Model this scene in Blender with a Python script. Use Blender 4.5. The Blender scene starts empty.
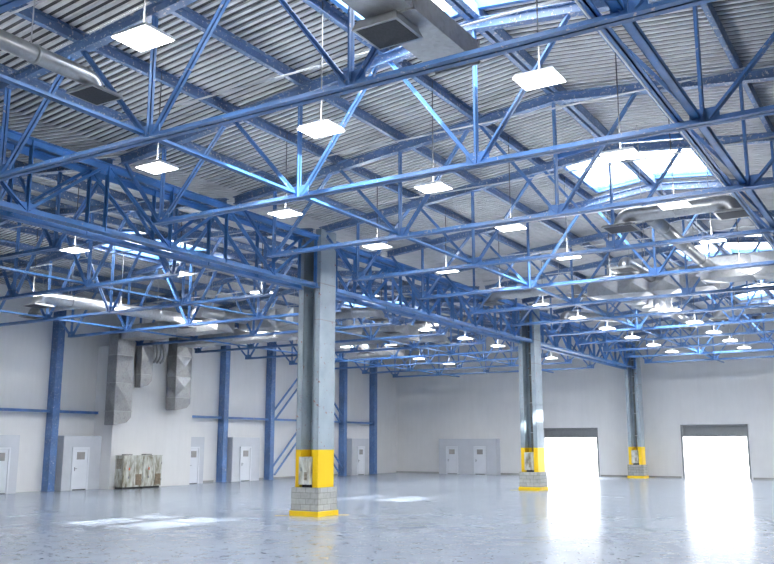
import bpy, math, random
from mathutils import Vector
random.seed(7)
scene = bpy.context.scene
C = scene.collection
PI = math.pi
ORD = ['first', 'second', 'third', 'fourth', 'fifth', 'sixth', 'seventh', 'eighth', 'ninth', 'tenth', 'eleventh', 'twelfth', 'thirteenth', 'fourteenth']

# world: x runs down the hall along the pillars, y runs to the left wall, z up (metres)
U0, DU = 10.91, 4.64
TR = [U0 + DU * k for k in range(-1, 12)]
FAR, LEFT, RIGHT, BACK = 65.9, 39.7, -13.8, -7.0
RIDGE_R, RIDGE_L, VALLEY = 7.4, 29.1, 18.3

def ztop(y):
    """centre height of the roof trusses' top chord"""
    if y < -3.5: return 11.15 - .105 * 10.9 + .105 * (-3.5 - y)
    if y < VALLEY: return 11.15 - .105 * abs(y - RIDGE_R)
    return 11.15 - .105 * abs(y - RIDGE_L) + (.0 if y > RIDGE_L else -.01 * 0)

# ---------------------------------------------------------------- materials
def new_mat(name):
    m = bpy.data.materials.new(name); m.use_nodes = True
    nt = m.node_tree
    b = nt.nodes['Principled BSDF']
    return m, nt, b

def ramp(nt, stops):
    r = nt.nodes.new('ShaderNodeValToRGB')
    e = r.color_ramp.elements
    e[0].position, e[0].color = stops[0][0], (*stops[0][1], 1)
    e[1].position, e[1].color = stops[-1][0], (*stops[-1][1], 1)
    for p, c in stops[1:-1]:
        n = e.new(p); n.color = (*c, 1)
    return r

def noise(nt, scale, detail=3, rough=.5, vec=None, dist=0):
    n = nt.nodes.new('ShaderNodeTexNoise')
    n.inputs['Scale'].default_value = scale; n.inputs['Detail'].default_value = detail
    n.inputs['Roughness'].default_value = rough; n.inputs['Distortion'].default_value = dist
    if vec is None:
        g = nt.nodes.new('ShaderNodeNewGeometry'); vec = g.outputs['Position']
    nt.links.new(vec, n.inputs['Vector'])
    return n

def mixc(nt, fac, a, b):
    m = nt.nodes.new('ShaderNodeMix'); m.data_type = 'RGBA'
    for s, v in ((0, fac), (6, a), (7, b)):
        if hasattr(v, 'is_output') or isinstance(v, bpy.types.NodeSocket): nt.links.new(v, m.inputs[s])
        elif s == 0: m.inputs[0].default_value = v
        else: m.inputs[s].default_value = (*v, 1)
    return m.outputs[2]

def plain(name, col, rough=.5, metal=0, var=.12, scale=2.0):
    m, nt, b = new_mat(name)
    n = noise(nt, scale, 4)
    r = ramp(nt, [(.3, tuple(c * (1 - var) for c in col)), (.7, tuple(min(1, c * (1 + var)) for c in col))])
    nt.links.new(n.outputs['Fac'], r.inputs['Fac']); nt.links.new(r.outputs['Color'], b.inputs['Base Color'])
    b.inputs['Roughness'].default_value = rough; b.inputs['Metallic'].default_value = metal
    return m

def painted_steel(name, col, chip=(.42, .38, .38), thresh=.66, rough=.38, scale=9):
    m, nt, b = new_mat(name)
    n1 = noise(nt, 1.3, 3)
    r1 = ramp(nt, [(.3, tuple(c * .75 for c in col)), (.7, tuple(c * 1.25 for c in col))])
    nt.links.new(n1.outputs['Fac'], r1.inputs['Fac'])
    n2 = noise(nt, scale, 5, .65)
    r2 = ramp(nt, [(thresh - .02, (0, 0, 0)), (thresh + .02, (1, 1, 1))])
    nt.links.new(n2.outputs['Fac'], r2.inputs['Fac'])
    out = mixc(nt, r2.outputs['Color'], r1.outputs['Color'], chip)
    nt.links.new(out, b.inputs['Base Color'])
    b.inputs['Roughness'].default_value = rough
    b.inputs['Specular IOR Level'].default_value = .7
    return m

def galvanised(name, col=(.62, .64, .66), rough=.3, metal=.85, scale=14):
    m, nt, b = new_mat(name)
    g = nt.nodes.new('ShaderNodeNewGeometry')
    v = nt.nodes.new('ShaderNodeTexVoronoi'); v.inputs['Scale'].default_value = scale
    nt.links.new(g.outputs['Position'], v.inputs['Vector'])
    n = noise(nt, 2.2, 4, .6)
    r = ramp(nt, [(.25, tuple(c * .88 for c in col)), (.75, tuple(min(1, c * 1.1) for c in col))])
    nt.links.new(n.outputs['Fac'], r.inputs['Fac'])
    out = mixc(nt, .12, r.outputs['Color'], v.outputs['Color'])
    hs = nt.nodes.new('ShaderNodeHueSaturation'); hs.inputs['Saturation'].default_value = .12
    nt.links.new(out, hs.inputs['Color']); nt.links.new(hs.outputs['Color'], b.inputs['Base Color'])
    rr = nt.nodes.new('ShaderNodeMapRange'); rr.inputs['To Min'].default_value = rough - .05; rr.inputs['To Max'].default_value = rough + .06
    nt.links.new(n.outputs['Fac'], rr.inputs['Value']); nt.links.new(rr.outputs['Result'], b.inputs['Roughness'])
    b.inputs['Metallic'].default_value = metal
    return m

M = {}
M['blue'] = painted_steel('blue painted steel', (.085, .21, .47), chip=(.5,.48,.48), thresh=.64)
M['purlin'] = painted_steel('blue purlin paint', (.09, .165, .32), chip=(.5,.48,.48), thresh=.60, scale=13)
M['blue_bright'] = painted_steel('bright blue painted steel', (.07, .225, .53), thresh=.67)
M['navy'] = painted_steel('dark blue column paint', (.065, .15, .34), chip=(.6,.62,.68), thresh=.635, scale=15, rough=.5)
M['duct'] = galvanised('galvanised sheet', (.46, .475, .49), rough=.3, metal=.85)
M['duct_old'] = galvanised('weathered galvanised sheet', (.27, .285, .30), rough=.34, metal=.8)
M['deck'] = galvanised('corrugated roof sheet', (.72, .74, .78), rough=.45, metal=.1, scale=3)
# shade in the troughs of the sheeting is put in as a dark colour
M['trough_shade'] = plain('dark colour for shade in the roof troughs', (.06, .06, .065), .9, 0, .2, 4)
M['white_metal'] = plain('white enamel', (.80, .81, .83), .35, 0, .03)
M['door'] = plain('white door paint', (.76, .78, .82), .4, 0, .02)
M['vent'] = plain('grey louvre', (.28, .27, .26), .6)
M['dark'] = plain('dark opening', (.02, .02, .022), .7)
M['handle'] = plain('handle metal', (.25, .25, .27), .3, .8)
M['rod'] = plain('zinc rod', (.55, .56, .58), .4, .6)
M['lamp_rod'] = plain('dull zinc lamp rod', (.12, .125, .13), .6, .2)
M['conduit'] = plain('light grey conduit', (.62, .64, .67), .4, .2)
M['shutter'] = plain('grey roller shutter', (.17, .18, .19), .5, .2, .06, 6)
M['lobby'] = plain('pale grey lobby panel', (.56, .58, .62), .6, 0, .03)
M['outside'] = plain('pale concrete yard', (.8, .8, .79), .8)
M['warn'] = plain('red warning mark', (.6, .09, .03), .5)
M['yellow'] = plain('yellow safety paint', (.88, .58, .01), .45, 0, .06)

# walls: matt pale panels with faint marks
def wall_mat(name, col):
    m, nt, b = new_mat(name)
    n = noise(nt, .5, 6, .6)
    g = nt.nodes.new('ShaderNodeNewGeometry')
    mp = nt.nodes.new('ShaderNodeMapping'); mp.inputs['Scale'].default_value = (2.2, 2.2, .25)
    nt.links.new(g.outputs['Position'], mp.inputs['Vector'])
    n2 = noise(nt, 1.5, 5, .6, mp.outputs['Vector'])
    r = ramp(nt, [(.3, tuple(c * .96 for c in col)), (.7, tuple(min(1, c * 1.03) for c in col))])
    nt.links.new(n.outputs['Fac'], r.inputs['Fac'])
    r2 = ramp(nt, [(.35, (.97, .97, .97)), (.6, (1, 1, 1))])
    nt.links.new(n2.outputs['Fac'], r2.inputs['Fac'])
    mm = nt.nodes.new('ShaderNodeMix'); mm.data_type = 'RGBA'; mm.blend_type = 'MULTIPLY'; mm.inputs[0].default_value = 1
    nt.links.new(r.outputs['Color'], mm.inputs[6]); nt.links.new(r2.outputs['Color'], mm.inputs[7])
    nt.links.new(mm.outputs[2], b.inputs['Base Color'])
    b.inputs['Roughness'].default_value = .55
    return m
M['wall'] = wall_mat('pale wall panels', (.80, .795, .785))

def floor_mat():
    m, nt, b = new_mat('polished concrete floor')
    n = noise(nt, .35, 6, .6)
    r = ramp(nt, [(.3, (.195, .228, .278)), (.7, (.25, .285, .34))])
    nt.links.new(n.outputs['Fac'], r.inputs['Fac'])
    n2 = noise(nt, 3.4, 7, .75, dist=.4)
    r2 = ramp(nt, [(.39, (.45, .45, .45)), (.45, (1, 1, 1))])
    nt.links.new(n2.outputs['Fac'], r2.inputs['Fac'])
    mm = nt.nodes.new('ShaderNodeMix'); mm.data_type = 'RGBA'; mm.blend_type = 'MULTIPLY'; mm.inputs[0].default_value = .75
    nt.links.new(r.outputs['Color'], mm.inputs[6]); nt.links.new(r2.outputs['Color'], mm.inputs[7])
    nt.links.new(mm.outputs[2], b.inputs['Base Color'])
    n3 = noise(nt, 1.1, 5, .6)
    rr = nt.nodes.new('ShaderNodeMapRange'); rr.inputs['To Min'].default_value = .19; rr.inputs['To Max'].default_value = .28
    nt.links.new(n3.outputs['Fac'], rr.inputs['Value']); nt.links.new(rr.outputs['Result'], b.inputs['Roughness'])
    bp = nt.nodes.new('ShaderNodeBump'); bp.inputs['Strength'].default_value = .02; bp.inputs['Distance'].default_value = .02
    n4 = noise(nt, 5, 4, .6)
    nt.links.new(n4.outputs['Fac'], bp.inputs['Height']); nt.links.new(bp.outputs['Normal'], b.inputs['Normal'])
    b.inputs['Specular IOR Level'].default_value = .75
    return m
M['floor'] = floor_mat()

def pillar_mat():
    """grey steel with rust flecks, yellow safety paint on the lowest part"""
    m, nt, b = new_mat('grey pillar steel with yellow foot')
    g = nt.nodes.new('ShaderNodeNewGeometry')
    sx = nt.nodes.new('ShaderNodeSeparateXYZ'); nt.links.new(g.outputs['Position'], sx.inputs[0])
    gt = nt.nodes.new('ShaderNodeMath'); gt.operation = 'GREATER_THAN'; gt.inputs[1].default_value = 2.22
    nt.links.new(sx.outputs['Z'], gt.inputs[0])
    n1 = noise(nt, .9, 4)
    r1 = ramp(nt, [(.3, (.25, .31, .355)), (.7, (.38, .44, .485))]); nt.links.new(n1.outputs['Fac'], r1.inputs['Fac'])
    n2 = noise(nt, 7, 5, .65)
    r2 = ramp(nt, [(.63, (0, 0, 0)), (.65, (1, 1, 1))]); nt.links.new(n2.outputs['Fac'], r2.inputs['Fac'])
    grey = mixc(nt, r2.outputs['Color'], r1.outputs['Color'], (.26, .10, .06))
    out = mixc(nt, gt.outputs[0], (.88, .58, .01), grey)
    nt.links.new(out, b.inputs['Base Color'])
    b.inputs['Roughness'].default_value = .4; b.inputs['Metallic'].default_value = .15
    return m
M['pillar'] = pillar_mat()

def block_mat():
    m, nt, b = new_mat('grey concrete blockwork')
    tc = nt.nodes.new('ShaderNodeTexCoord')
    sx = nt.nodes.new('ShaderNodeSeparateXYZ'); nt.links.new(tc.outputs['Object'], sx.inputs[0])
    ad = nt.nodes.new('ShaderNodeMath'); ad.operation = 'ADD'
    nt.links.new(sx.outputs['X'], ad.inputs[0]); nt.links.new(sx.outputs['Y'], ad.inputs[1])
    cb = nt.nodes.new('ShaderNodeCombineXYZ'); nt.links.new(ad.outputs[0], cb.inputs['X']); nt.links.new(sx.outputs['Z'], cb.inputs['Y'])
    br = nt.nodes.new('ShaderNodeTexBrick')
    nt.links.new(cb.outputs[0], br.inputs['Vector'])
    br.inputs['Color1'].default_value = (.34, .35, .33, 1); br.inputs['Color2'].default_value = (.43, .43, .41, 1)
    br.inputs['Mortar'].default_value = (.20, .20, .19, 1); br.inputs['Scale'].default_value = 1
    br.inputs['Brick Width'].default_value = .4; br.inputs['Row Height'].default_value = .195; br.inputs['Mortar Size'].default_value = .008
    n = noise(nt, 8, 4)
    r = ramp(nt, [(.3, (.8, .8, .8)), (.7, (1, 1, 1))]); nt.links.new(n.outputs['Fac'], r.inputs['Fac'])
    mm = nt.nodes.new('ShaderNodeMix'); mm.data_type = 'RGBA'; mm.blend_type = 'MULTIPLY'; mm.inputs[0].default_value = 1
    nt.links.new(br.outputs['Color'], mm.inputs[6]); nt.links.new(r.outputs['Color'], mm.inputs[7])
    nt.links.new(mm.outputs[2], b.inputs['Base Color']); b.inputs['Roughness'].default_value = .85
    return m
M['block'] = block_mat()

def dirty_mat():
    m, nt, b = new_mat('grimy cream enamel')
    g = nt.nodes.new('ShaderNodeNewGeometry'); mp = nt.nodes.new('ShaderNodeMapping'); mp.inputs['Scale'].default_value = (1.6, 1.6, .5)
    nt.links.new(g.outputs['Position'], mp.inputs['Vector'])
    n = noise(nt, 2.6, 5, .6, mp.outputs['Vector'])
    r = ramp(nt, [(.32, (.14, .12, .07)), (.45, (.32, .31, .25)), (.58, (.54, .55, .50)), (.75, (.66, .67, .63))])
    nt.links.new(n.outputs['Fac'], r.inputs['Fac']); nt.links.new(r.outputs['Color'], b.inputs['Base Color'])
    b.inputs['Roughness'].default_value = .5
    return m
M['dirty'] = dirty_mat()
M['rusty'] = plain('rusty brown louvre', (.20, .15, .10), .7, 0, .4, 12)

def emit_mat(name, col, s):
    m = bpy.data.materials.new(name); m.use_nodes = True; nt = m.node_tree
    nt.nodes.clear(); o = nt.nodes.new('ShaderNodeOutputMaterial'); e = nt.nodes.new('ShaderNodeEmission')
    e.inputs['Color'].default_value = (*col, 1); e.inputs['Strength'].default_value = s
    nt.links.new(e.outputs[0], o.inputs[0]); return m
LAMP = 62
M['added_uplight'] = emit_mat('added glow on the lamp top', (.97, .98, 1.0), 27)  # added upward glow that brightens the roof sheeting
M['lit'] = emit_mat('lit lamp panel', (.96, .98, 1.0), LAMP)

def pane_mat():
    m = bpy.data.materials.new('clear roof glazing'); m.use_nodes = True; nt = m.node_tree
    nt.nodes.clear(); o = nt.nodes.new('ShaderNodeOutputMaterial')
    t = nt.nodes.new('ShaderNodeBsdfTransparent'); t.inputs['Color'].default_value = (.96, .98, 1, 1)
    g = nt.nodes.new('ShaderNodeBsdfGlossy'); g.inputs['Roughness'].default_value = .05
    mx = nt.nodes.new('ShaderNodeMixShader'); mx.inputs[0].default_value = .06
    nt.links.new(t.outputs[0], mx.inputs[1]); nt.links.new(g.outputs[0], mx.inputs[2]); nt.links.new(mx.outputs[0], o.inputs[0])
    return m
M['pane'] = pane_mat()
def opal_mat():
    m = bpy.data.materials.new('opal roof glazing'); m.use_nodes = True; nt = m.node_tree
    nt.nodes.clear(); o = nt.nodes.new('ShaderNodeOutputMaterial')
    t = nt.nodes.new('ShaderNodeBsdfTranslucent'); t.inputs['Color'].default_value = (.95, .97, 1, 1)
    nt.links.new(t.outputs[0], o.inputs[0])
    return m
M['opal'] = opal_mat()

# ---------------------------------------------------------------- geometry helpers
class MB:
    def __init__(s): s.v, s.f, s.smooth = [], [], []
    def quad_solid(s, ring0, ring1, caps=True, smooth=False):
        n = len(ring0); o = len(s.v); s.v += ring0 + ring1
        for i in range(n):
            j = (i + 1) % n; s.f.append((o + i, o + j, o + n + j, o + n + i)); s.smooth.append(smooth)
        if caps:
            s.f.append(tuple(o + i for i in range(n - 1, -1, -1))); s.smooth.append(False)
            s.f.append(tuple(o + n + i for i in range(n))); s.smooth.append(False)
    def box(s, x0, x1, y0, y1, z0, z1):
        s.quad_solid([(x0, y0, z0), (x1, y0, z0), (x1, y1, z0), (x0, y1, z0)], [(x0, y0, z1), (x1, y0, z1), (x1, y1, z1), (x0, y1, z1)])
        return s
    def beam(s, p0, p1, rects, up=(0, 0, 1)):
        p0, p1, up = Vector(p0), Vector(p1), Vector(up)
        d = (p1 - p0).normalized(); a = d.cross(up)
        if a.length < 1e-4: a = d.cross(Vector((1, 0, 0)))
        a.normalize(); b = a.cross(d)
        for a0, a1, b0, b1 in rects:
            r = [(a0, b0), (a1, b0), (a1, b1), (a0, b1)]
            s.quad_solid([tuple(p0 + a * x + b * y) for x, y in r], [tuple(p1 + a * x + b * y) for x, y in r])
        return s
    def tube(s, pts, r, n=16, caps=True):
        pts = [Vector(p) for p in pts]; rings = []; prev = None
        for i, p in enumerate(pts):
            d = (pts[min(i + 1, len(pts) - 1)] - pts[max(i - 1, 0)]).normalized()
            if prev is None:
                a = d.cross(Vector((0, 0, 1)))
                if a.length < 1e-3: a = d.cross(Vector((1, 0, 0)))
            else: a = prev - d * prev.dot(d)
            a.normalize(); prev = a; b = d.cross(a)
            rr = r[i] if isinstance(r, (list, tuple)) else r
            rings.append([tuple(p + a * math.cos(2 * PI * k / n) * rr + b * math.sin(2 * PI * k / n) * rr) for k in range(n)])
        o = len(s.v)
        for rg in rings: s.v += rg
        for i in range(len(rings) - 1):
            for k in range(n):
                j = (k + 1) % n
                s.f.append((o + i * n + k, o + i * n + j, o + (i + 1) * n + j, o + (i + 1) * n + k)); s.smooth.append(True)
        if caps:
            s.f.append(tuple(o + k for k in range(n - 1, -1, -1))); s.smooth.append(False)
            e = o + (len(rings) - 1) * n; s.f.append(tuple(e + k for k in range(n))); s.smooth.append(False)
        return s
    def build(s, name, mat, parent=None, off=(0, 0, 0)):
        me = bpy.data.meshes.new(name)
        ox, oy, oz = off
        me.from_pydata([(x - ox, y - oy, z - oz) for x, y, z in s.v], [], s.f)
        me.polygons.foreach_set('use_smooth', s.smooth)
        me.materials.append(mat); me.update()
        import bmesh
        bm = bmesh.new(); bm.from_mesh(me); bmesh.ops.recalc_face_normals(bm, faces=bm.faces); bm.to_mesh(me); bm.free()
        o = bpy.data.objects.new(name, me); C.objects.link(o)
        if parent: o.parent = parent
        else: o.location = off
        return o

def thing(name, loc, label, cat, group=None):
    o = bpy.data.objects.new(name, None); C.objects.link(o); o.location = loc
    o.empty_display_size = .2
    tag(o, label, cat, group); return o
def tag(o, label, cat, group=None):
    o['label'] = label; o['category'] = cat
    if group: o['group'] = group
    return o
def struct(o, label=None):
    o['kind'] = 'structure'
    if label: o['label'] = label
    return o
def dup(root, loc, label, group=None):
    r = root.copy(); C.objects.link(r); r.location = loc; r['label'] = label
    if group: r['group'] = group
    for ch in list(root.children):
        c = ch.copy(); C.objects.link(c); c.parent = r
        for g in ch.children:
            d = g.copy(); C.objects.link(d); d.parent = c
    return r

def dangle(w, h, gap=.03, t=.014, flip=False):
    """cross-section of two angles back to back: flange half width w, leg height h"""
    g = gap / 2
    r = [(-g - w, -g, 0, t), (g, g + w, 0, t), (-g - t, -g, 0, h), (g, g + t, 0, h)]
    if flip: r = [(a, b, -d, -c) for a, b, c, d in r]
    return r
ibeam = lambda w, h, t=.02: [(-w / 2, w / 2, -h / 2, -h / 2 + t), (-w / 2, w / 2, h / 2 - t, h / 2), (-.012, .012, -h / 2, h / 2)]

# ---------------------------------------------------------------- room shell
fl = MB().box(BACK, FAR + .4, RIGHT, LEFT + .4, -.3, 0).build('floor', M['floor']); struct(fl, 'polished grey concrete hall floor')
ZW = 12.2
struct(MB().box(BACK, FAR + .4, LEFT, LEFT + .4, 0, ZW).build('wall_left', M['wall']), 'pale panelled left wall')
struct(MB().box(BACK, FAR + .4, RIGHT - .4, RIGHT, 0, ZW).build('wall_right', M['wall']))
struct(MB().box(BACK - .4, BACK, RIGHT - .4, LEFT + .4, 0, ZW).build('wall_back', M['wall']))
GATES = [(21.75, 26.1, 3.55, 2.98), (10.95, 15.4, 3.70, 3.02)]
w = MB(); ys = [RIGHT]
for a, b, h, c in sorted(GATES):
    w.box(FAR, FAR + .4, ys[-1], a, 0, ZW); w.box(FAR, FAR + .4, a, b, h, ZW); ys.append(b)
w.box(FAR, FAR + .4, ys[-1], LEFT, 0, ZW)
struct(w.build('wall_far', M['wall']), 'pale far end wall with two open gateways')
# plinth of the left wall where the duct risers come down
bump = MB().box(33.2, 39.3, 38.2, LEFT, 0, 7.85).build('wall_pier', M['wall']); struct(bump, 'projecting pale wall block behind the duct drops')
for i, (a, b) in enumerate([(BACK, 25.2), (28.1, 30.0), (41.3, 44.0), (46.7, 58.0), (60.4, FAR)]):
    pass
bb = MB()
for a, b in [(41.35, 43.0), (46.75, 48.0), (48.6, 57.0), (60.5, 61.6)]: bb.box(a, b, LEFT - .03, LEFT, 0, .12)
struct(bb.build('baseboard_left', M['vent']))
bb = MB()
for a, b in [(RIGHT, 10.75), (15.6, 21.6), (26.3, 29.85), (35.2, LEFT)]: bb.box(FAR - .03, FAR, a, b, 0, .12)
struct(bb.build('baseboard_far', M['vent']))
# yard outside the gates
struct(MB().box(FAR + .4, FAR + 60, -30, 60, -.35, -.02).build('ground_yard', M['outside']), 'sunlit yard outside the gateways')

# gates: dark frame and a partly lowered grey roller shutter
for i, (a, b, h, c) in enumerate(GATES):
    g = bpy.data.objects.new('door_%d' % (i + 1), None); C.objects.link(g); g.location = (FAR, (a + b) / 2, 0)
    struct(g, ['open goods gateway beside the middle pillar', 'open goods gateway on the right'][i])
    off = (FAR, (a + b) / 2, 0)
    f = MB()
    f.box(FAR - .04, FAR + .12, a - .08, a + .04, 0, h + .1); f.box(FAR - .04, FAR + .12, b - .04, b + .08, 0, h + .1); f.box(FAR - .04, FAR + .12, a - .08, b + .08, h, h + .1)
    f.build('frame', M['shutter'], g, off)
    s = MB(); n = 8
    for k in range(n):
        z0 = c + (h - c) * k / n; z1 = c + (h - c) * (k + 1) / n
        s.box(FAR + .16, FAR + .20, a + .02, b - .02, z0, z1 - .012); s.box(FAR + .175, FAR + .19, a + .02, b - .02, z1 - .012, z1)
    s.box(FAR + .14, FAR + .22, a + .02, b - .02, c - .08, c)
    s.build('shutter', M['shutter'], g, off)

# ---------------------------------------------------------------- roof deck with openings
SKY = [(U0 + .12, U0 + DU - .12, 5.3, 9.45, 'R'), (U0 + 3 * DU + .35, U0 + 4 * DU - .05, 5.3, 9.3, 'R'), (U0 + 6 * DU + .2, U0 + 7 * DU - .1, 5.3, 9.3, 'R'), (U0 + 9 * DU + .2, U0 + 10 * DU - .1, 5.3, 9.3, 'R'),
       (U0 + 3 * DU + .2, U0 + 4 * DU - .1, 27.1, 31.15, 'L'), (U0 + 7 * DU + .2, U0 + 8 * DU - .1, 27.1, 31.15, 'L')]
zdeck = lambda y: ztop(y) + .395
def deck(y0, y1, name):
    v, f = [], []
    mi = []
    P = .21; u = BACK; D = .04
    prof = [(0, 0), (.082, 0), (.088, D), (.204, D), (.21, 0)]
    while u < FAR:
        segs = [(y0, y1)]
        for a, b, s0, s1, _ in SKY:
            if a <= u + P / 2 <= b:
                ns = []
                for p, q in segs:
                    if s1 <= p or s0 >= q: ns.append((p, q)); continue
                    if s0 > p: ns.append((p, s0))
                    if s1 < q: ns.append((s1, q))
                segs = ns
        for p, q in segs:
            o = len(v)
            for du, dz in prof:
                uu = min(u + du, FAR)
                v.append((uu, p, zdeck(p) + dz)); v.append((uu, q, zdeck(q) + dz))
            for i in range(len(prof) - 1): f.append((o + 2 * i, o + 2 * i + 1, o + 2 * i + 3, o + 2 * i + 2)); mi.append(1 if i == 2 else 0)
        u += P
    me = bpy.data.meshes.new(name); me.from_pydata(v, [], f); me.materials.append(M['deck']); me.materials.append(M['trough_shade']); me.polygons.foreach_set('material_index', mi); me.update()
    o = bpy.data.objects.new(name, me); C.objects.link(o); return o
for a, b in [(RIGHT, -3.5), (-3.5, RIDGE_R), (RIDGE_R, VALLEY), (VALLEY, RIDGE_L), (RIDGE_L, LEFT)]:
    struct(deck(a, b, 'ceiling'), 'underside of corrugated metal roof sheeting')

for i, (a, b, s0, s1, side) in enumerate(SKY):
    rg = RIDGE_R if side == 'R' else RIDGE_L
    off = ((a + b) / 2, rg, zdeck(rg))
    g = bpy.data.objects.new('window_%d' % (i + 1), None); C.objects.link(g); g.location = off
    struct(g, 'bright glazed roof light in a blue frame')
    fr = MB()
    for u in (a, b, (a * .5 + b * .5)):
        if u == (a + b) / 2: continue
        for p, q in ((s0, rg), (rg, s1)):
            fr.beam((u, p, zdeck(p)), (u, q, zdeck(q)), [(-.06, .06, -.10, .10)])
    for y in (s0, s1):
        fr.beam((a, y, zdeck(y)), (b, y, zdeck(y)), [(-.06, .06, -.10, .10)])
    fr.beam((a, rg, zdeck(rg)), (b, rg, zdeck(rg)), [(-.09, .09, -.08, .12)])
    fr.build('frame', M['blue_bright'], g, off)
    for p, q in ((s0, rg), (rg, s1)):
        pm = MB(); pm.beam((a + .05, (p + q) / 2, 0), (b - .05, (p + q) / 2, 0), [])
        z0, z1 = zdeck(p) + .08, zdeck(q) + .08
        pm.quad_solid([(a, p, z0), (b, p, z0), (b, q, z1), (a, q, z1)], [(a, p, z0 + .02), (b, p, z0 + .02), (b, q, z1 + .02), (a, q, z1 + .02)])
        pm.build('pane', M['pane'] if side == 'R' else M['opal'], g, off)

# ---------------------------------------------------------------- roof trusses across the bays
def build_truss(nb, nt_, zb, ymid, label, group):
    off = (0, ymid, zb)
    r = thing('roof_truss', off, label, 'roof truss', group)
    zt = lambda y: ztop(y)
    B = MB().beam((0, nb[0] - .2, zb), (0, nb[-1] + .2, zb), dangle(.115, .12, .03)); B.build('bottom_chord', M['blue'], r, off)
    tc = MB()
    rg = RIDGE_R if ymid < 18 else RIDGE_L
    for p, q in ((nt_[0], rg), (rg, nt_[-1])): tc.beam((0, p, zt(p)), (0, q, zt(q)), ibeam(.2, .24))
    tc.build('top_chord', M['purlin'], r, off)
    for y in nb:
        MB().beam((0, y, zb + .02), (0, y, zt(y) - .1), dangle(.065, .07, .02, .012), up=(0, 1, 0)).build('vertical_strut', M['blue'], r, off)
        MB().box(-.012, .012, y - .26, y + .26, zb + .01, zb + .30).build('gusset_plate', M['blue'], r, off)
    for i, y in enumerate(nb):
        for yt in (nt_[i], nt_[i + 1]):
            s = 1 if yt > y else -1
            e = yt - s * .15
            MB().beam((0, y + s * .10, zb + .08), (0, e, zt(e) - .1), dangle(.07, .075, .02, .012)).build('diagonal_strut', M['blue'], r, off)
    return r
NBR = [-1.7, 2.9, 7.4, 12.0, 16.5]; NTR = [-3.4, .6, 5.15, 9.7, 14.25, 18.15]
NBL = [20.7, 24.9, 29.1, 33.25, 37.4]; NTL = [18.5, 22.8, 27.0, 31.15, 35.3, 39.65]
ZR, ZL = 8.03, 7.85
tr = build_truss(NBR, NTR, ZR, 7.4, '', 'blue roof trusses right of the pillars')
tl = build_truss(NBL, NTL, ZL, 29.1, '', 'blue roof trusses left of the pillars')
for k, u in enumerate(TR):
    lr = 'blue steel roof truss right of the pillars, %s back from the viewer' % ORD[k]
    ll = 'blue steel roof truss between pillars and left wall, %s back from the viewer' % ORD[k]
    if k == 0:
        tr.location = (u, 7.4, ZR); tr['label'] = lr
    else: dup(tr, (u, 7.4, ZR), lr)
    if k == 0: continue
    if k == 1: tl.location = (u, 29.1, ZL); tl['label'] = ll.replace(ORD[1], ORD[0])
    else: dup(tl, (u, 29.1, ZL), ll.replace(ORD[k], ORD[k - 1]))

# ---------------------------------------------------------------- purlins
def purlin(y, label, zig=1):
    m = MB(); z = ztop(y) + .125
    x0, x1 = BACK + .05, FAR - .05
    t = .012; h = .26; wd = .11
    segs = [(x0, x1)]
    m.beam((x0, y, z), (x1, y, z), [(-t, 0, 0, h), (-t, wd, 0, t), (-t, wd, h - t, h)] if zig > 0 else [(0, t, 0, h), (-wd, t, 0, t), (-wd, t, h - t, h)])
    o = m.build('roof_purlin', M['purlin'], None, ((x0 + x1) / 2, y, z))
    tag(o, label, 'roof beam', 'long blue roof purlins'); return o
nm = ['lowest by the valley above the pillars', 'second', 'third']
YR = [16.6, 14.25, 12.0, 9.75]
for i, y in enumerate(YR): purlin(y, 'long blue roof purlin right of the pillars, %s one out from them' % ORD[i])
for i, y in enumerate([7.55, 7.25]): purlin(y, ['long blue ridge purlin of the right bay, its pillar side', 'long blue ridge purlin of the right bay, its outer side'][i], 1 - 2 * i)
for i, y in enumerate([5.1, 2.9, .6, -1.7]): purlin(y, 'long blue roof purlin beyond the right ridge, %s one out from it' % ORD[i], -1)
for i, y in enumerate([20.6, 22.8, 24.9, 26.95]): purlin(y, 'long blue roof purlin left of the pillars, %s one out from them' % ORD[i], -1)
purlin(29.1, 'long blue ridge purlin of the left bay')
for i, y in enumerate([31.3, 33.3, 35.4, 37.5]): purlin(y, 'long blue roof purlin beyond the left ridge, %s one out from it' % ORD[i])

# struts tying the bottom chords
def strut(y, z, label, w=.065, flat=False):
    x0, x1 = 1.0, FAR - .1
    o = MB().beam((x0, y, z), (x1, y, z), [(-w, w, 0, .02), (-w, -w + .015, 0, .09), (w - .015, w, 0, .09)] if flat else dangle(w, .08, .01)).build('tie_strut', M['blue_bright'], None, ((x0 + x1) / 2, y, z))
    tag(o, label, 'tie beam', 'long blue ties along the truss bottoms')
strut(12.14, ZR + .13, 'long blue tie along the truss bottoms, nearer the pillars on their right')
strut(3.04, ZR + .13, 'long flat blue tie along truss bottoms at upper right, outermost of two', .075, True)
strut(3.34, ZR + .13, 'long blue tie along truss bottoms at upper right, inner of two')
strut(25.04, ZL + .13, 'long blue tie along the truss bottoms, nearer the pillars on their left')
strut(33.4, ZL + .13, 'long blue tie along the truss bottoms, nearer the left wall')

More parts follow.
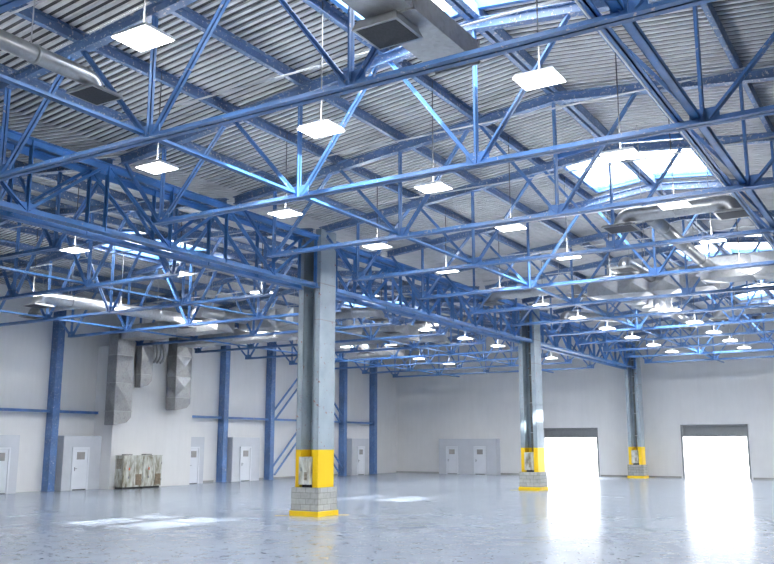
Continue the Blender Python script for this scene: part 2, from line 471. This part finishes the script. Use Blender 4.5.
# ---------------------------------------------------------------- pillars and the twin trusses on them
PX = [24.93, 44.67, 64.41]; PY = 18.33
wn = ['nearest', 'middle', 'farthest']
def build_pillar(x):
    off = (x, PY, 0)
    p = thing('steel_pillar', off, '', 'pillar', 'grey steel pillars with yellow feet')
    b = MB(); b.box(x - .56, x + .54, PY - .57, PY + .57, .17, .95); b.build('block_base', M['block'], p, off)
    MB().box(x - .60, x + .58, PY - .61, PY + .61, 0, .17).build('yellow_kerb', M['yellow'], p, off)
    for s in (-1, 1):
        f = MB(); y0 = PY + s * .36
        # each side of the pillar is a rolled section: web plate plus lips
        f.box(x - .47, x + .47, y0 - .115, y0 - .085, .95, 10.0); f.box(x - .47, x + .47, y0 + .085, y0 + .115, .95, 10.0)
        f.box(x - .47, x - .44, y0 - .115, y0 + .115, .95, 10.0); f.box(x + .44, x + .47, y0 - .115, y0 + .115, .95, 10.0)
        f.build('flange', M['pillar'], p, off)
    MB().box(x + .08, x + .11, PY - .245, PY + .245, .95, 9.95).build('web_plate', M['pillar'], p, off)
    c = MB()
    for k, dy in enumerate((-.03, .03)):
        c.tube([(x + .03, PY + dy, 2.0)] + [(x + .03 - .01 * (i % 2), PY + dy + .008 * (i % 3), 2.0 + i * .9) for i in range(1, 9)], .018, 8)
    c.build('conduit', M['dark_conduit'], p, off)
    for z in (3.0, 4.6, 6.1, 7.3, 8.5):
        MB().box(x + .0, x + .08, PY - .09, PY + .09, z, z + .05).build('conduit_clip', M['rod'], p, off)
    bp = MB()
    for z in (6.7, 8.0): bp.box(x - .482, x - .47, PY - .47, PY - .245, z, z + .03); bp.box(x - .482, x + .48, PY - .487, PY - .475, z, z + .03)
    bp.build('splice_seam', M['vent'], p, off)
    ln = MB(); d = Vector((-.65, .76, 0)).normalized(); 
    for s in (-1, 1):
        q0 = Vector((x - .1, PY, .003)) + d * s * .84; q1 = q0 + d * s * .42
        ln.beam(q0, q1, [(-.05, .05, 0, .004)])
    ln.build('painted_floor_line', M['yellow'], p, off)
    return p
M['dark_conduit'] = plain('brown conduit', (.16, .13, .10), .5, .3, .3, 6)
def build_ebox(x):
    off = (x - .47, PY - .02, 1.0)
    e = thing('electrical_box', off, '', 'electrical box', 'electrical boxes on the pillars')
    x0 = x - .60
    MB().box(x0, x - .22, PY - .24, PY + .24, 1.05, 1.98).build('body', M['dirty'], e, off)
    MB().box(x0 - .02, x0 - .002, PY - .22, PY + .22, 1.08, 1.95).build('door', M['dirty'], e, off)
    g = MB()
    for i in range(6): g.box(x0 - .032, x0 - .021, PY - .15, PY - .01, 1.2 + i * .045, 1.2 + i * .045 + .03)
    g.build('vent_grille', M['rusty'], e, off)
    MB().box(x0 - .04, x0 - .021, PY + .10, PY + .13, 1.5, 1.62).build('handle', M['handle'], e, off)
    MB().box(x - .47, x - .24, PY - .18, PY + .18, .952, 1.05).build('plinth', M['dark'], e, off)
    return e
pp = build_pillar(PX[0]); ee = build_ebox(PX[0])
plab = ['nearest grey steel pillar with yellow foot on blockwork base', 'middle grey steel pillar, its yellow foot beside a bright gateway', 'farthest grey steel pillar standing close to the end wall between gateways']
elab = ['grimy electrical box on the yellow foot of the nearest pillar', 'grimy electrical box on the yellow foot of the middle pillar', 'grimy electrical box on the yellow foot of the farthest pillar']
pp['label'] = plab[0]; ee['label'] = elab[0]
for i in (1, 2):
    dup(pp, (PX[i], PY, 0), plab[i]); dup(ee, (PX[i] - .47, PY - .02, 1.0), elab[i])

ZJ, ZJT = 7.84, 9.72
def build_girder(x0, x1, y, n=8):
    off = ((x0 + x1) / 2, y, ZJ)
    g = thing('girder_truss', off, '', 'girder truss', 'blue girder trusses running from pillar to pillar')
    MB().beam((x0, y, ZJ), (x1, y, ZJ), dangle(.13, .16, .03, .016)).build('bottom_chord', M['blue_bright'], g, off)
    MB().beam((x0, y, ZJT), (x1, y, ZJT), dangle(.13, .16, .03, .016, True)).build('top_chord', M['blue_bright'], g, off)
    xs = [x0 + .12 + (x1 - x0 - .24) * i / n for i in range(n + 1)]
    for i, x in enumerate(xs):
        MB().beam((x, y, ZJ + .02), (x, y, ZJT - .02), dangle(.06, .07, .02, .012), up=(1, 0, 0)).build('vertical_strut', M['blue_bright'], g, off)
        if 0 < i < n:
            z = ZJ + .01 if i % 2 == 1 else ZJT - .28
            MB().box(x - .24, x + .24, y - .012, y + .012, z, z + .27).build('gusset_plate', M['blue_bright'], g, off)
    for i in range(n):
        a, b = (xs[i], xs[i + 1])
        za, zb = (ZJT - .08, ZJ + .08) if i % 2 == 0 else (ZJ + .08, ZJT - .08)
        MB().beam((a + .06, y, za), (b - .06, y, zb), dangle(.065, .075, .02, .012)).build('diagonal_strut', M['blue_bright'], g, off)
    return g
spans = [(5.5, 24.42), (25.44, 44.16), (45.18, 63.9)]
sl = ['left of the nearest pillar', 'between nearest and middle pillars', 'between middle and farthest pillars']
sd = ['right-hand one of the pair', 'left-hand one of the pair']
for i, (a, b) in enumerate(spans):
    for j, y in enumerate((17.97, 18.69)):
        g = build_girder(a, b, y); g['label'] = 'blue girder truss %s, %s' % (sl[i], sd[j])
    # short plates joining the pair
# ---------------------------------------------------------------- lamps on rods
def build_lamp(y, label, group):
    z = 8.52; zr = ztop(y) + .39
    off = (0, y, z)
    l = thing('panel_lamp', off, label, 'ceiling lamp', group)
    h = MB()
    h.quad_solid([(-.31, y - .38, z), (.31, y - .38, z), (.31, y + .38, z), (-.31, y + .38, z)], [(-.27, y - .34, z + .07), (.27, y - .34, z + .07), (.27, y + .34, z + .07), (-.27, y + .34, z + .07)])
    h.build('housing', M['white_metal'], l, off)
    MB().box(-.29, .29, y - .36, y + .36, z - .012, z - .001).build('lit_panel', M['lit'], l, off)
    MB().box(-.22, .22, y - .28, y + .28, z + .071, z + .082).build('added_uplight_panel', M['added_uplight'], l, off)  # glowing top panel added to the lamp to light the roof
    MB().tube([(0, y, z + .083), (0, y, zr)], .014, 8).build('rod', M['lamp_rod'], l, off)
    return l
UL = [U0 + DU * (k - .5) for k in range(0, 12)]
rowsR = [(14.25, 'row nearest the pillars'), (9.7, 'second row from the pillars'), (5.1, 'third row from the pillars'), (.6, 'fourth row from the pillars')]
rowsL = [(22.8, 'first row left of the pillars'), (31.15, 'second row left of the pillars')]
for side, rows in (('R', rowsR), ('L', rowsL)):
    for y, rn in rows:
        base = None; n = 0
        for k, u in enumerate(UL):
            # leave out lamps that fall well outside the frame
            ang = math.atan2(y, u) - .5527
            if abs(math.tan(ang)) > .50 and not (k in (0,) and side == 'R'): continue
            grp = 'lit panel lamps hanging under the roof'
            lab = 'lit square panel lamp on rod, %s, %s back' % (rn + (' on their right' if side == 'R' else ''), ORD[n]); n += 1
            if base is None: base = build_lamp(y, lab, grp); base.location = (u, y, 8.52)
            else: dup(base, (u, y, 8.52), lab)

# conduits
def pipe(name, pts, r, mat, label, cat, group=None, n=8):
    o = MB().tube(pts, r, n).build(name, mat, None, tuple(pts[0])); tag(o, label, cat, group); return o
for k in range(0, 7):
    u = UL[k] + .06
    pipe('conduit_pipe', [(u, -2, 9.93), (u, 17.2, 9.93)], .022, M['conduit'], 'thin pale conduit crossing the right bay above lamps, %s back' % ORD[k], 'conduit', 'thin conduits above the lamps')
for k in range(2, 7):
    u = UL[k] + .06
    pipe('conduit_pipe', [(u, 19.3, 9.72), (u, 39.2, 9.72)], .022, M['conduit'], 'thin pale conduit crossing the left bay above lamps, %s back' % ORD[k - 2], 'conduit', 'thin conduits above the lamps')
pipe('conduit_pipe', [(2, 4.8, 10.45), (40, 4.8, 10.45)], .025, M['conduit'], 'thin pale conduit running lengthways beside the right ridge purlins', 'conduit')

# ---------------------------------------------------------------- ducts
def arc(c, a0, a1, r, ax, ay, n=7):
    c, ax, ay = Vector(c), Vector(ax), Vector(ay)
    return [tuple(c + ax * r * math.cos(a0 + (a1 - a0) * i / n) + ay * r * math.sin(a0 + (a1 - a0) * i / n)) for i in range(n + 1)]
def round_duct(p0, p1, r, label, ends=(0, 1), group=None, straps=2.2, cone=None, dsz=.45):
    """round duct from p0 to p1 with elbows dropping to square diffusers at the chosen ends"""
    p0, p1 = Vector(p0), Vector(p1); d = (p1 - p0).normalized(); dn = Vector((0, 0, -1))
    root = thing('round_air_duct', tuple(p0), label, 'air duct', group)
    off = tuple(p0)
    pts = []
    R = r * 1.35
    if 0 in ends: pts += list(reversed([Vector(q) for q in arc(p0 + d * R - Vector((0, 0, R)), PI / 2, PI, R, d, (0, 0, 1))]))
    else: pts.append(p0)
    if 1 in ends: pts += [Vector(q) for q in arc(p1 - d * R - Vector((0, 0, R)), PI / 2, 0, R, d, (0, 0, 1))]
    else: pts.append(p1)
    MB().tube(pts, r, 24).build('pipe', M['duct'], root, off)
    L = (p1 - p0).length; n = max(1, int(L / straps))
    for i in range(1, n + 1):
        q = p0 + d * (R + (L - 2 * R) * (i - .5) / n)
        MB().tube([q - d * .03, q + d * .03], r + .018, 24).build('joint_band', M['duct'], root, off)
    for e, p in ((0, p0), (1, p1)):
        if e not in ends: continue
        z = p.z - R - .03; s = dsz
        dm = MB()
        dm.quad_solid([(p.x - s, p.y - s, z - .05), (p.x + s, p.y - s, z - .05), (p.x + s, p.y + s, z - .05), (p.x - s, p.y + s, z - .05)],
                      [(p.x - s * .9, p.y - s * .9, z + .02), (p.x + s * .9, p.y - s * .9, z + .02), (p.x + s * .9, p.y + s * .9, z + .02), (p.x - s * .9, p.y + s * .9, z + .02)])
        df = dm.build('diffuser', M['duct'], root, off)
        g = MB(); g.box(p.x - s * .86, p.x + s * .86, p.y - s * .86, p.y + s * .86, z - .056, z - .051)
        g.build('grille', M['grille'], df, off)
    # hangers to the roof
    for f in (.2, .8):
        q = p0 + (p1 - p0) * f
        MB().tube([(q.x, q.y, q.z + r - .01), (q.x, q.y, ztop(q.y) + .4)], .012, 6).build('hanger_rod', M['rod'], root, off)
    return root
M['grille'] = plain('dark grille', (.045, .045, .05), .6, 0, .3, 30)

def rect_duct(x0, x1, y0, y1, z0, z1, axis, label, seam=1.2, group=None, mat=None, hang=True, pyr=True):
    root = thing('rectangular_air_duct', ((x0 + x1) / 2, (y0 + y1) / 2, z0), label, 'air duct', group)
    off = ((x0 + x1) / 2, (y0 + y1) / 2, z0)
    m = MB()
    L0, L1 = ((x0, x1), (y0, y1), (z0, z1))['xyz'.index(axis)]
    n = max(1, round((L1 - L0) / seam))
    for i in range(n):
        a = L0 + (L1 - L0) * i / n; b = L0 + (L1 - L0) * (i + 1) / n
        lo = [x0, y0, z0]; hi = [x1, y1, z1]; k = 'xyz'.index(axis); lo[k] = a; hi[k] = b
        # cross-broken panels: each face rises to a slight point in the middle
        cs = [Vector((lo[0] if not (q & 1) else hi[0], lo[1] if not (q & 2) else hi[1], lo[2] if not (q & 4) else hi[2])) for q in range(8)]
        cen = sum(cs, Vector()) / 8
        for q in ((0, 1, 3, 2), (4, 5, 7, 6), (0, 1, 5, 4), (2, 3, 7, 6), (0, 2, 6, 4), (1, 3, 7, 5)):
            fc = sum((cs[t] for t in q), Vector()) / 4
            if abs((fc - cen)[k]) > 1e-5 and not ((i == 0 and (fc - cen)[k] < 0) or (i == n - 1 and (fc - cen)[k] > 0)): continue
            o = len(m.v); m.v += [tuple(cs[t]) for t in q] + [tuple(fc + (fc - cen).normalized() * (.10 if pyr is True else float(pyr)))]
            for j in range(4): m.f.append((o + j, o + (j + 1) % 4, o + 4)); m.smooth.append(False)
    body = m.build('duct_body', mat or M['duct'], root, off)
    for i in range(n + 1):
        a = L0 + (L1 - L0) * i / n; lo = [x0 - .03, y0 - .03, z0 - .03]; hi = [x1 + .03, y1 + .03, z1 + .03]; k = 'xyz'.index(axis)
        lo[k] = a - .015; hi[k] = a + .015
        f = MB(); i2, i3 = [q for q in (0, 1, 2) if q != k]
        for (qa, va, vb) in ((i2, lo[i2], lo[i2] + .035), (i2, hi[i2] - .035, hi[i2]), (i3, lo[i3], lo[i3] + .035), (i3, hi[i3] - .035, hi[i3])):
            l2, h2 = list(lo), list(hi); l2[qa], h2[qa] = va, vb
            f.box(l2[0], h2[0], l2[1], h2[1], l2[2], h2[2])
        f.build('flange_ring', M['duct'], root, off)
    if hang:
        for f in (.15, .85):
            x = x0 + (x1 - x0) * (f if axis == 'x' else .5); y = y0 + (y1 - y0) * (f if axis == 'y' else .5)
            MB().tube([(x, y, z1), (x, y, ztop(y) + .4)], .012, 6).build('hanger_rod', M['rod'], root, off)
    return root, off
def duct_diffuser(root, off, x0, x1, y0, y1, z):
    d = MB()
    d.quad_solid([(x0, y0, z - .16), (x1, y0, z - .16), (x1, y1, z - .16), (x0, y1, z - .16)], [(x0 + .06, y0 + .06, z), (x1 - .06, y0 + .06, z), (x1 - .06, y1 - .06, z), (x0 + .06, y1 - .06, z)])
    o = d.build('diffuser', M['duct'], root, off)
    MB().box(x0 + .05, x1 - .05, y0 + .05, y1 - .05, z - .167, z - .161).build('grille', M['grille'], o, off)

r, off = rect_duct(3.5, 12.0, 5.66, 6.42, 8.49, 8.86, 'x', 'large rectangular metal duct with square grille at top centre', 2.1, pyr=False)
duct_diffuser(r, off, 9.74, 10.5, 5.84, 6.62, 8.49)
round_duct((3.0, 12.30, 8.90), (9.85, 12.30, 8.90), .155, 'round metal duct with square diffuser at the upper left corner', ends=(1,), dsz=.36)
GR = 'metal air ducts under the roof'
round_duct((24.0, 6.95, 8.80), (24.0, 3.9, 8.80), .21, 'round metal duct ending in two square grilles at upper right', ends=(0, 1))
round_duct((24.25, 6.2, 8.78), (32.1, 6.2, 8.68), .20, 'round metal duct running lengthways into the boxy duct at right', ends=())
rect_duct(32.32, 33.5, -2.0, 6.55, 8.28, 9.05, 'y', 'large boxy metal duct at the right frame edge', 1.9)
rect_duct(34.75, 36.0, 6.6, 11.6, 8.45, 9.30, 'y', 'boxy metal duct with pyramid-creased panels right of middle pillar top', 1.25)
round_duct((31.0, 8.95, 9.0), (34.7, 8.95, 9.0), .20, 'short round duct with one grille joining the creased boxy duct', ends=(0,))
round_duct((35.2, 12.2, 9.0), (35.2, 16.2, 9.0), .25, 'round duct with grilles at both ends in front of the middle pillar top', ends=(0, 1))
round_duct((42.65, 10.5, 8.9), (47.6, 10.5, 8.9), .22, 'long round duct receding right of the middle pillar', ends=(1,))
rect_duct(37.2, 42.6, 10.1, 10.9, 8.5, 9.2, 'x', 'boxy receding duct joined to the long round duct right of middle pillar', 1.1)
round_duct((45.3, 8.4, 8.95), (45.3, 4.5, 8.95), .25, 'round duct with end grille near the right frame edge, farther back', ends=(0,))
rect_duct(45.0, 46.0, 0.0, 4.4, 8.5, 9.2, 'y', 'boxy duct end at the right frame edge, farther back')
round_duct((41.9, 15.3, 8.9), (45.2, 13.2, 8.9), .2, 'round duct just behind the middle pillar top', ends=(0,))
# left bay
round_duct((23.6, 32.3, 8.7), (31.85, 31.9, 8.7), .27, 'long thick round duct near the left wall above the blue column', ends=(0, 1), dsz=.5)
round_duct((26.2, 36.2, 8.75), (26.2, 33.0, 8.75), .2, 'thin round duct with square diffuser beside the thick left duct', ends=(0,))
round_duct((30.3, 29.5, 8.75), (33.9, 29.5, 8.75), .27, 'short round duct with diffuser above the wall duct drops', ends=(0,))
rect_duct(34.6, 36.0, 26.9, 30.5, 8.35, 9.25, 'y', 'boxy metal duct left of the nearest pillar top')
rect_duct(32.6, 33.85, 30.2, 37.18, 8.1, 8.80, 'y', 'horizontal boxy duct feeding the longest wall drop', 1.5)
rect_duct(36.85, 38.2, 27.2, 37.18, 8.1, 8.80, 'y', 'horizontal boxy duct feeding the right-hand wall drop', 1.5)
rect_duct(41.5, 42.7, 24.2, 32.0, 8.2, 8.95, 'y', 'pale boxy duct just left of the nearest pillar, behind others', 1.5)
round_duct((34.9, 25.0, 8.75), (35.3, 22.2, 8.75), .25, 'round duct with end grille just right of the nearest pillar', ends=(1,))
round_duct((39.5, 27.8, 8.7), (39.8, 24.2, 8.7), .22, 'second round duct right of the nearest pillar, farther back', ends=(1,))
round_duct((46.6, 33.5, 8.7), (47.0, 30.6, 8.7), .3, 'round duct far back right of nearest pillar, lower one', ends=(1,))
round_duct((45.6, 27.6, 8.75), (46.2, 24.4, 8.75), .25, 'round duct far back midway between nearest and middle pillars', ends=(0, 1))
rect_duct(48.0, 49.2, 29.0, 33.0, 8.1, 8.6, 'y', 'boxy duct far back right of the nearest pillar', 1.0)
round_duct((41.3, 23.6, 8.9), (41.6, 20.2, 8.9), .2, 'thin round duct behind the girders right of the nearest pillar', ends=(1,))

# vertical drops on the projecting wall block: creased panels, angled shoe at the bottom
def drop(x0, x1, y0, y1, zb, zt, label):
    root, off = rect_duct(x0, x1, y0, y1, zb + .75, zt, 'z', label, 1.35, hang=False, mat=M['duct_old'], pyr=.11)
    m = MB()
    prof = [(y0, zb + .75), (y1, zb + .75), (y1, zb + .0), (y1 - (y1 - y0) * .3, zb - .02), (y0 + .12, zb + .22), (y0, zb + .5)]
    # profile leans back to the wall, outlet faces along the wall
    px = [(x0, zb + .75), (x1, zb + .75), (x1, zb + .45), (x1 - .28, zb + .16), (x0 + .1, zb + .0), (x0, zb + .02)]
    m.quad_solid([(x, y0, z) for x, z in px], [(x, y1, z) for x, z in px])
    m.build('shoe', M['duct_old'], root, off)
    return root
drop(32.5, 33.7, 37.33, 38.06, 3.42, 8.75, 'longest vertical duct drop, left of the three on the wall block')
drop(34.5, 35.35, 37.6, 38.06, 5.55, 7.9, 'short vertical duct drop, middle of the three on the wall block')
drop(36.95, 38.2, 37.33, 38.06, 4.35, 8.75, 'right-hand vertical duct drop on the wall block')
for i, x in enumerate((35.62, 35.88, 36.14, 36.40)):
    pts = [(x, 38.05, 7.75)] + [(x, 37.85 - .12 * math.sin(PI * q / 6) , 7.7 - .12 * q) for q in range(0, 4)] + [(x, 37.85, 7.05), (x, 38.1, 6.9)]
    pipe('vent_pipe', [(x, 38.12, 8.3), (x, 37.9, 8.1), (x, 37.8, 7.8), (x, 37.8, 7.45), (x, 37.92, 7.2), (x, 38.12, 7.1)], .085, M['duct'], 'bent metal vent pipe high on the wall block, %s of four' % ['leftmost', 'second from left', 'third from left', 'rightmost'][i], 'vent pipe', 'four bent vent pipes', 12)

# ---------------------------------------------------------------- left wall columns, rail, braces
WC = [30.25, 34.9, 43.45, 48.25, 57.3, 61.75]
wl = ['blue wall column left of the wall block, rail crossing it', 'blue wall column showing only above the projecting wall block', 'blue wall column just right of the wall block', 'blue wall column at the left end of the diagonal braces', 'blue wall column just right of the nearest pillar', 'last blue wall column at the far left corner']
def wall_column(x, z0, label):
    off = (x, LEFT - .25, z0)
    m = MB(); y0, y1 = LEFT - .52, LEFT - .005
    m.box(x - .21, x + .21, y0, y0 + .03, z0, 10.0); m.box(x - .21, x + .21, y1 - .03, y1, z0, 10.0)
    m.box(x - .21, x - .18, y0 + .03, y1 - .03, z0, 10.0); m.box(x + .18, x + .21, y0 + .03, y1 - .03, z0, 10.0)
    root = thing('wall_column', off, label, 'wall column', 'blue columns along the left wall')
    m.build('shaft', M['navy'], root, off)
    if z0 == 0: MB().box(x - .26, x + .26, y0 - .05, y1, 0, .03).build('foot_plate', M['navy'], root, off)
for i, x in enumerate(WC): wall_column(x, 7.86 if i == 1 else 0, wl[i])
def rail(x0, x1, label):
    o = MB().beam((x0, LEFT - .3, 4.12), (x1, LEFT - .3, 4.12), [(-.08, .08, -.07, -.055), (-.08, .08, .055, .07), (-.008, .008, -.07, .07)]).build('wall_rail', M['blue'], None, ((x0 + x1) / 2, LEFT - .3, 4.1))
    tag(o, label, 'wall rail', 'blue rail segments along the left wall')
segs = [(BACK + .1, 30.03, 'blue wall rail at the left frame edge'), (30.47, 33.18, 'blue wall rail between column and projecting wall block'), (39.32, 43.23, 'blue wall rail just right of the projecting wall block'),
        (43.67, 48.03, 'blue wall rail between the two columns left of the braces'), (48.47, 57.08, 'blue wall rail crossing the diagonal braces'), (57.52, 61.53, 'blue wall rail nearest the far corner')]
for s in segs: rail(*s)
def brace(x0, z0, x1, z1, label):
    d = Vector((x1 - x0, 0, z1 - z0)).normalized(); nrm = Vector((-d.z, 0, d.x)) * .28
    root = thing('wall_brace', (x0, LEFT - .3, z0), label, 'brace', 'twin diagonal wall braces')
    off = (x0, LEFT - .3, z0)
    for s in (-1, 1):
        a = Vector((x0, LEFT - .3, z0)) + nrm * s; b = Vector((x1, LEFT - .3, z1)) + nrm * s
        MB().beam(a, b, [(-.05, .05, -.05, .05)], up=(0, 1, 0)).build('bar', M['blue'], root, off)
brace(48.65, .5, 52.4, 3.85, 'lower left twin brace bars rising from floor behind nearest pillar')
brace(56.9, .5, 53.2, 3.85, 'lower right twin brace bars beside the nearest pillar')
brace(48.65, 4.4, 52.4, 7.8, 'upper left twin brace bars above the rail behind nearest pillar')
brace(56.9, 4.4, 53.2, 7.8, 'upper right twin brace bars above the rail beside nearest pillar')

# ---------------------------------------------------------------- lobbies with doors
ndoor = [2]
def door(plane, x0, x1, axis, label, h=2.15, handle_low=True):
    """plane: coordinate of the lobby face; axis 'x' = door in a wall along x facing -y, 'y' = in a wall along y facing -x"""
    ndoor[0] += 1
    g = bpy.data.objects.new('door_%d' % ndoor[0], None); C.objects.link(g); struct(g, label)
    def bx(m, a, b, d0, d1, z0, z1):
        if axis == 'x': m.box(a, b, plane - d1, plane - d0, z0, z1)
        else: m.box(plane - d1, plane - d0, a, b, z0, z1)
        return m
    off = ((x0 + x1) / 2, plane, 0) if axis == 'x' else (plane, (x0 + x1) / 2, 0)
    g.location = off
    f = MB(); bx(f, x0 - .1, x0, .002, .07, 0, h + .1); bx(f, x1, x1 + .1, .002, .07, 0, h + .1); bx(f, x0, x1, .002, .07, h, h + .1)
    f.build('frame', M['door'], g, off)
    lf = bx(MB(), x0 + .012, x1 - .012, .002, .045, .05, h - .015).build('door_leaf', M['door'], g, off)
    bx(MB(), x0, x1, .001, .03, .0, .05).build('threshold', M['dark'], g, off)
    w_ = x1 - x0; v = MB(); a, b = x0 + w_ * .22, x1 - w_ * .22
    for i in range(7): bx(v, a, b, .045, .052, 1.62 + i * .052, 1.62 + i * .052 + .04)
    bx(v, a - .01, b + .01, .0445, .047, 1.60, 1.99)
    v.build('vent_grille', M['vent'], lf, off)
    hx = x0 + .09 if (axis == 'x') else x1 - .09
    hm = MB(); bx(hm, hx - .025, hx + .025, .045, .055, 1.0, 1.2); s = 1 if axis == 'x' else -1
    a, b = sorted((hx, hx + s * .13)); bx(hm, a, b, .07, .09, 1.11, 1.135); bx(hm, hx - .012, hx + .012, .055, .09, 1.11, 1.135)
    hm.build('handle', M['handle'], lf, off)
LOB = [(22.6, 28.05), (30.72, 33.19), (39.31, 41.3), (43.95, 46.7), (57.95, 60.4)]
lob_lab = ['pale grey lobby box at the left frame edge', 'pale grey lobby box between blue column and wall block', 'pale grey lobby box just right of the wall block', 'pale grey lobby box between two blue wall columns', 'pale grey lobby box near the far left corner']
for (a, b), lb in zip(LOB, lob_lab):
    struct(MB().box(a, b, 39.0, LEFT - .001, 0, 2.85).build('wall_lobby', M['lobby']), lb)
door(39.0, 26.55, 27.45, 'x', 'white door at the left frame edge')
door(39.0, 31.38, 32.28, 'x', 'white door between blue column and wall block')
door(39.0, 39.95, 40.75, 'x', 'white door half hidden by the wall block')
door(39.0, 44.78, 45.68, 'x', 'white door between two blue wall columns')
door(39.0, 58.75, 59.65, 'x', 'white door right of the nearest pillar')
struct(MB().box(65.15, FAR - .001, 29.87, 35.1, 0, 2.85).build('wall_lobby', M['lobby']), 'pale grey double lobby box against the end wall')
door(65.15, 33.4, 34.3, 'y', 'left white door of the end wall lobby')
door(65.15, 30.85, 31.75, 'y', 'right white door of the end wall lobby')

# ---------------------------------------------------------------- cabinets
def cabinet(x0, label):
    x1 = x0 + 1.38; y0, y1 = 37.5, 38.15; off = ((x0 + x1) / 2, (y0 + y1) / 2, 0)
    c = thing('electrical_cabinet', off, label, 'electrical cabinet', 'grimy metal cabinets against the wall block')
    MB().box(x0, x1, y0, y1, .1, 1.76).build('body', M['dirty'], c, off)
    MB().box(x0 + .05, x1 - .05, y0 + .06, y1, 0, .1).build('plinth', M['dark'], c, off)
    MB().box(x0 - .02, x1 + .02, y0 - .03, y1, 1.76, 1.80).build('top_lid', M['dirty'], c, off)
    MB().box(x0 + .25, x0 + .7, y0 + .1, y0 + .45, 1.80, 1.87).build('roof_cap', M['vent'], c, off)
    MB().box(x0 + .06, x0 + .73, y0 - .02, y0 - .001, .16, 1.70).build('door', M['dirty'], c, off)
    MB().box(x0 + .77, x1 - .06, y0 - .02, y0 - .001, .16, 1.70).build('door', M['dirty'], c, off)
    for (a, b, z0, n, mt) in ((x0 + .9, x1 - .1, .22, 8, 'rusty'),):
        g = MB(); g.box(a - .02, b + .02, y0 - .03, y0 - .021, z0 - .03, z0 + n * .07)
        for i in range(n): g.beam((a, y0 - .035, z0 + i * .07), (b, y0 - .035, z0 + i * .07), [(-.012, .012, 0, .04)])
        g.build('louvre', M[mt], c, off)
    g = MB()
    for i in range(9): g.box(x0 - .012, x0 - .001, y0 + .15, y1 - .1, 1.1 + i * .06, 1.1 + i * .06 + .04)
    g.build('louvre', M['rusty'], c, off)
    MB().box(x0 + .38, x0 + .46, y0 - .028, y0 - .021, 1.0, 1.14).build('warning_mark', M['warn'], c, off)
    MB().box(x0 + .35, x0 + .43, y0 - .05, y0 - .021, .55, .68).build('handle', M['handle'], c, off)
    for z in (.4, 1.3): MB().tube([(x1 - .03, y0 - .02, z), (x1 - .03, y0 - .02, z + .12)], .018, 8).build('hinge', M['vent'], c, off)
cabinet(33.50, 'grimy cream metal cabinet, left of the pair, side louvre showing')
cabinet(34.92, 'grimy cream metal cabinet, right of the pair by the wall block')

# ---------------------------------------------------------------- light, world, camera
sun = bpy.data.lights.new('sun', 'SUN'); so = bpy.data.objects.new('sun', sun); C.objects.link(so)
sd_ = Vector((7.0, 13.7, -11.2)).normalized()
so.rotation_euler = sd_.to_track_quat('-Z', 'Y').to_euler(); so.location = (20, 0, 30)
sun.energy = 9.0; sun.angle = math.radians(.7); sun.color = (1, .98, .95)

wd = bpy.data.worlds.new('World'); scene.world = wd; wd.use_nodes = True
bg = wd.node_tree.nodes['Background']; bg.inputs['Color'].default_value = (.96, .98, 1.0, 1); bg.inputs['Strength'].default_value = 4.0

cam = bpy.data.cameras.new('camera'); co = bpy.data.objects.new('camera', cam); C.objects.link(co)
cam.sensor_width = 36; cam.lens = 867.7 * 36 / 774; cam.clip_end = 300
co.location = (0, 0, 2.4); co.rotation_euler = (PI / 2 + .1849, 0, .5527 - PI / 2)
scene.camera = co
vs = scene.view_settings; vs.view_transform = 'Standard'; vs.look = 'None'; vs.gamma = 1; vs.use_curve_mapping = False; vs.exposure = 1.62
scene.cycles.use_denoising = True
scene.cycles.use_adaptive_sampling = False
scene.cycles.denoising_input_passes = 'RGB_ALBEDO_NORMAL'
scene.cycles.denoising_prefilter = 'ACCURATE'
def portal(loc, sx, sy, rot):
    l = bpy.data.lights.new('daylight_opening', 'AREA'); l.shape = 'RECTANGLE'; l.size = sx; l.size_y = sy; l.cycles.is_portal = True
    o = bpy.data.objects.new('daylight_opening', l); C.objects.link(o); o.location = loc; o.rotation_euler = rot
for a, b, s0, s1, sd in SKY:
    if sd == 'R': portal(((a + b) / 2, (s0 + s1) / 2, 11.95), b - a, s1 - s0, (0, 0, 0))
for a, b, h, c in GATES: portal((FAR + .45, (a + b) / 2, h / 2), h, b - a, (0, PI / 2, 0))
scene.cycles.max_bounces = 8; scene.cycles.diffuse_bounces = 5; scene.cycles.glossy_bounces = 4
scene.cycles.sample_clamp_indirect = 3
scene.cycles.sample_clamp_direct = 5
scene.cycles.caustics_reflective = False; scene.cycles.caustics_refractive = False
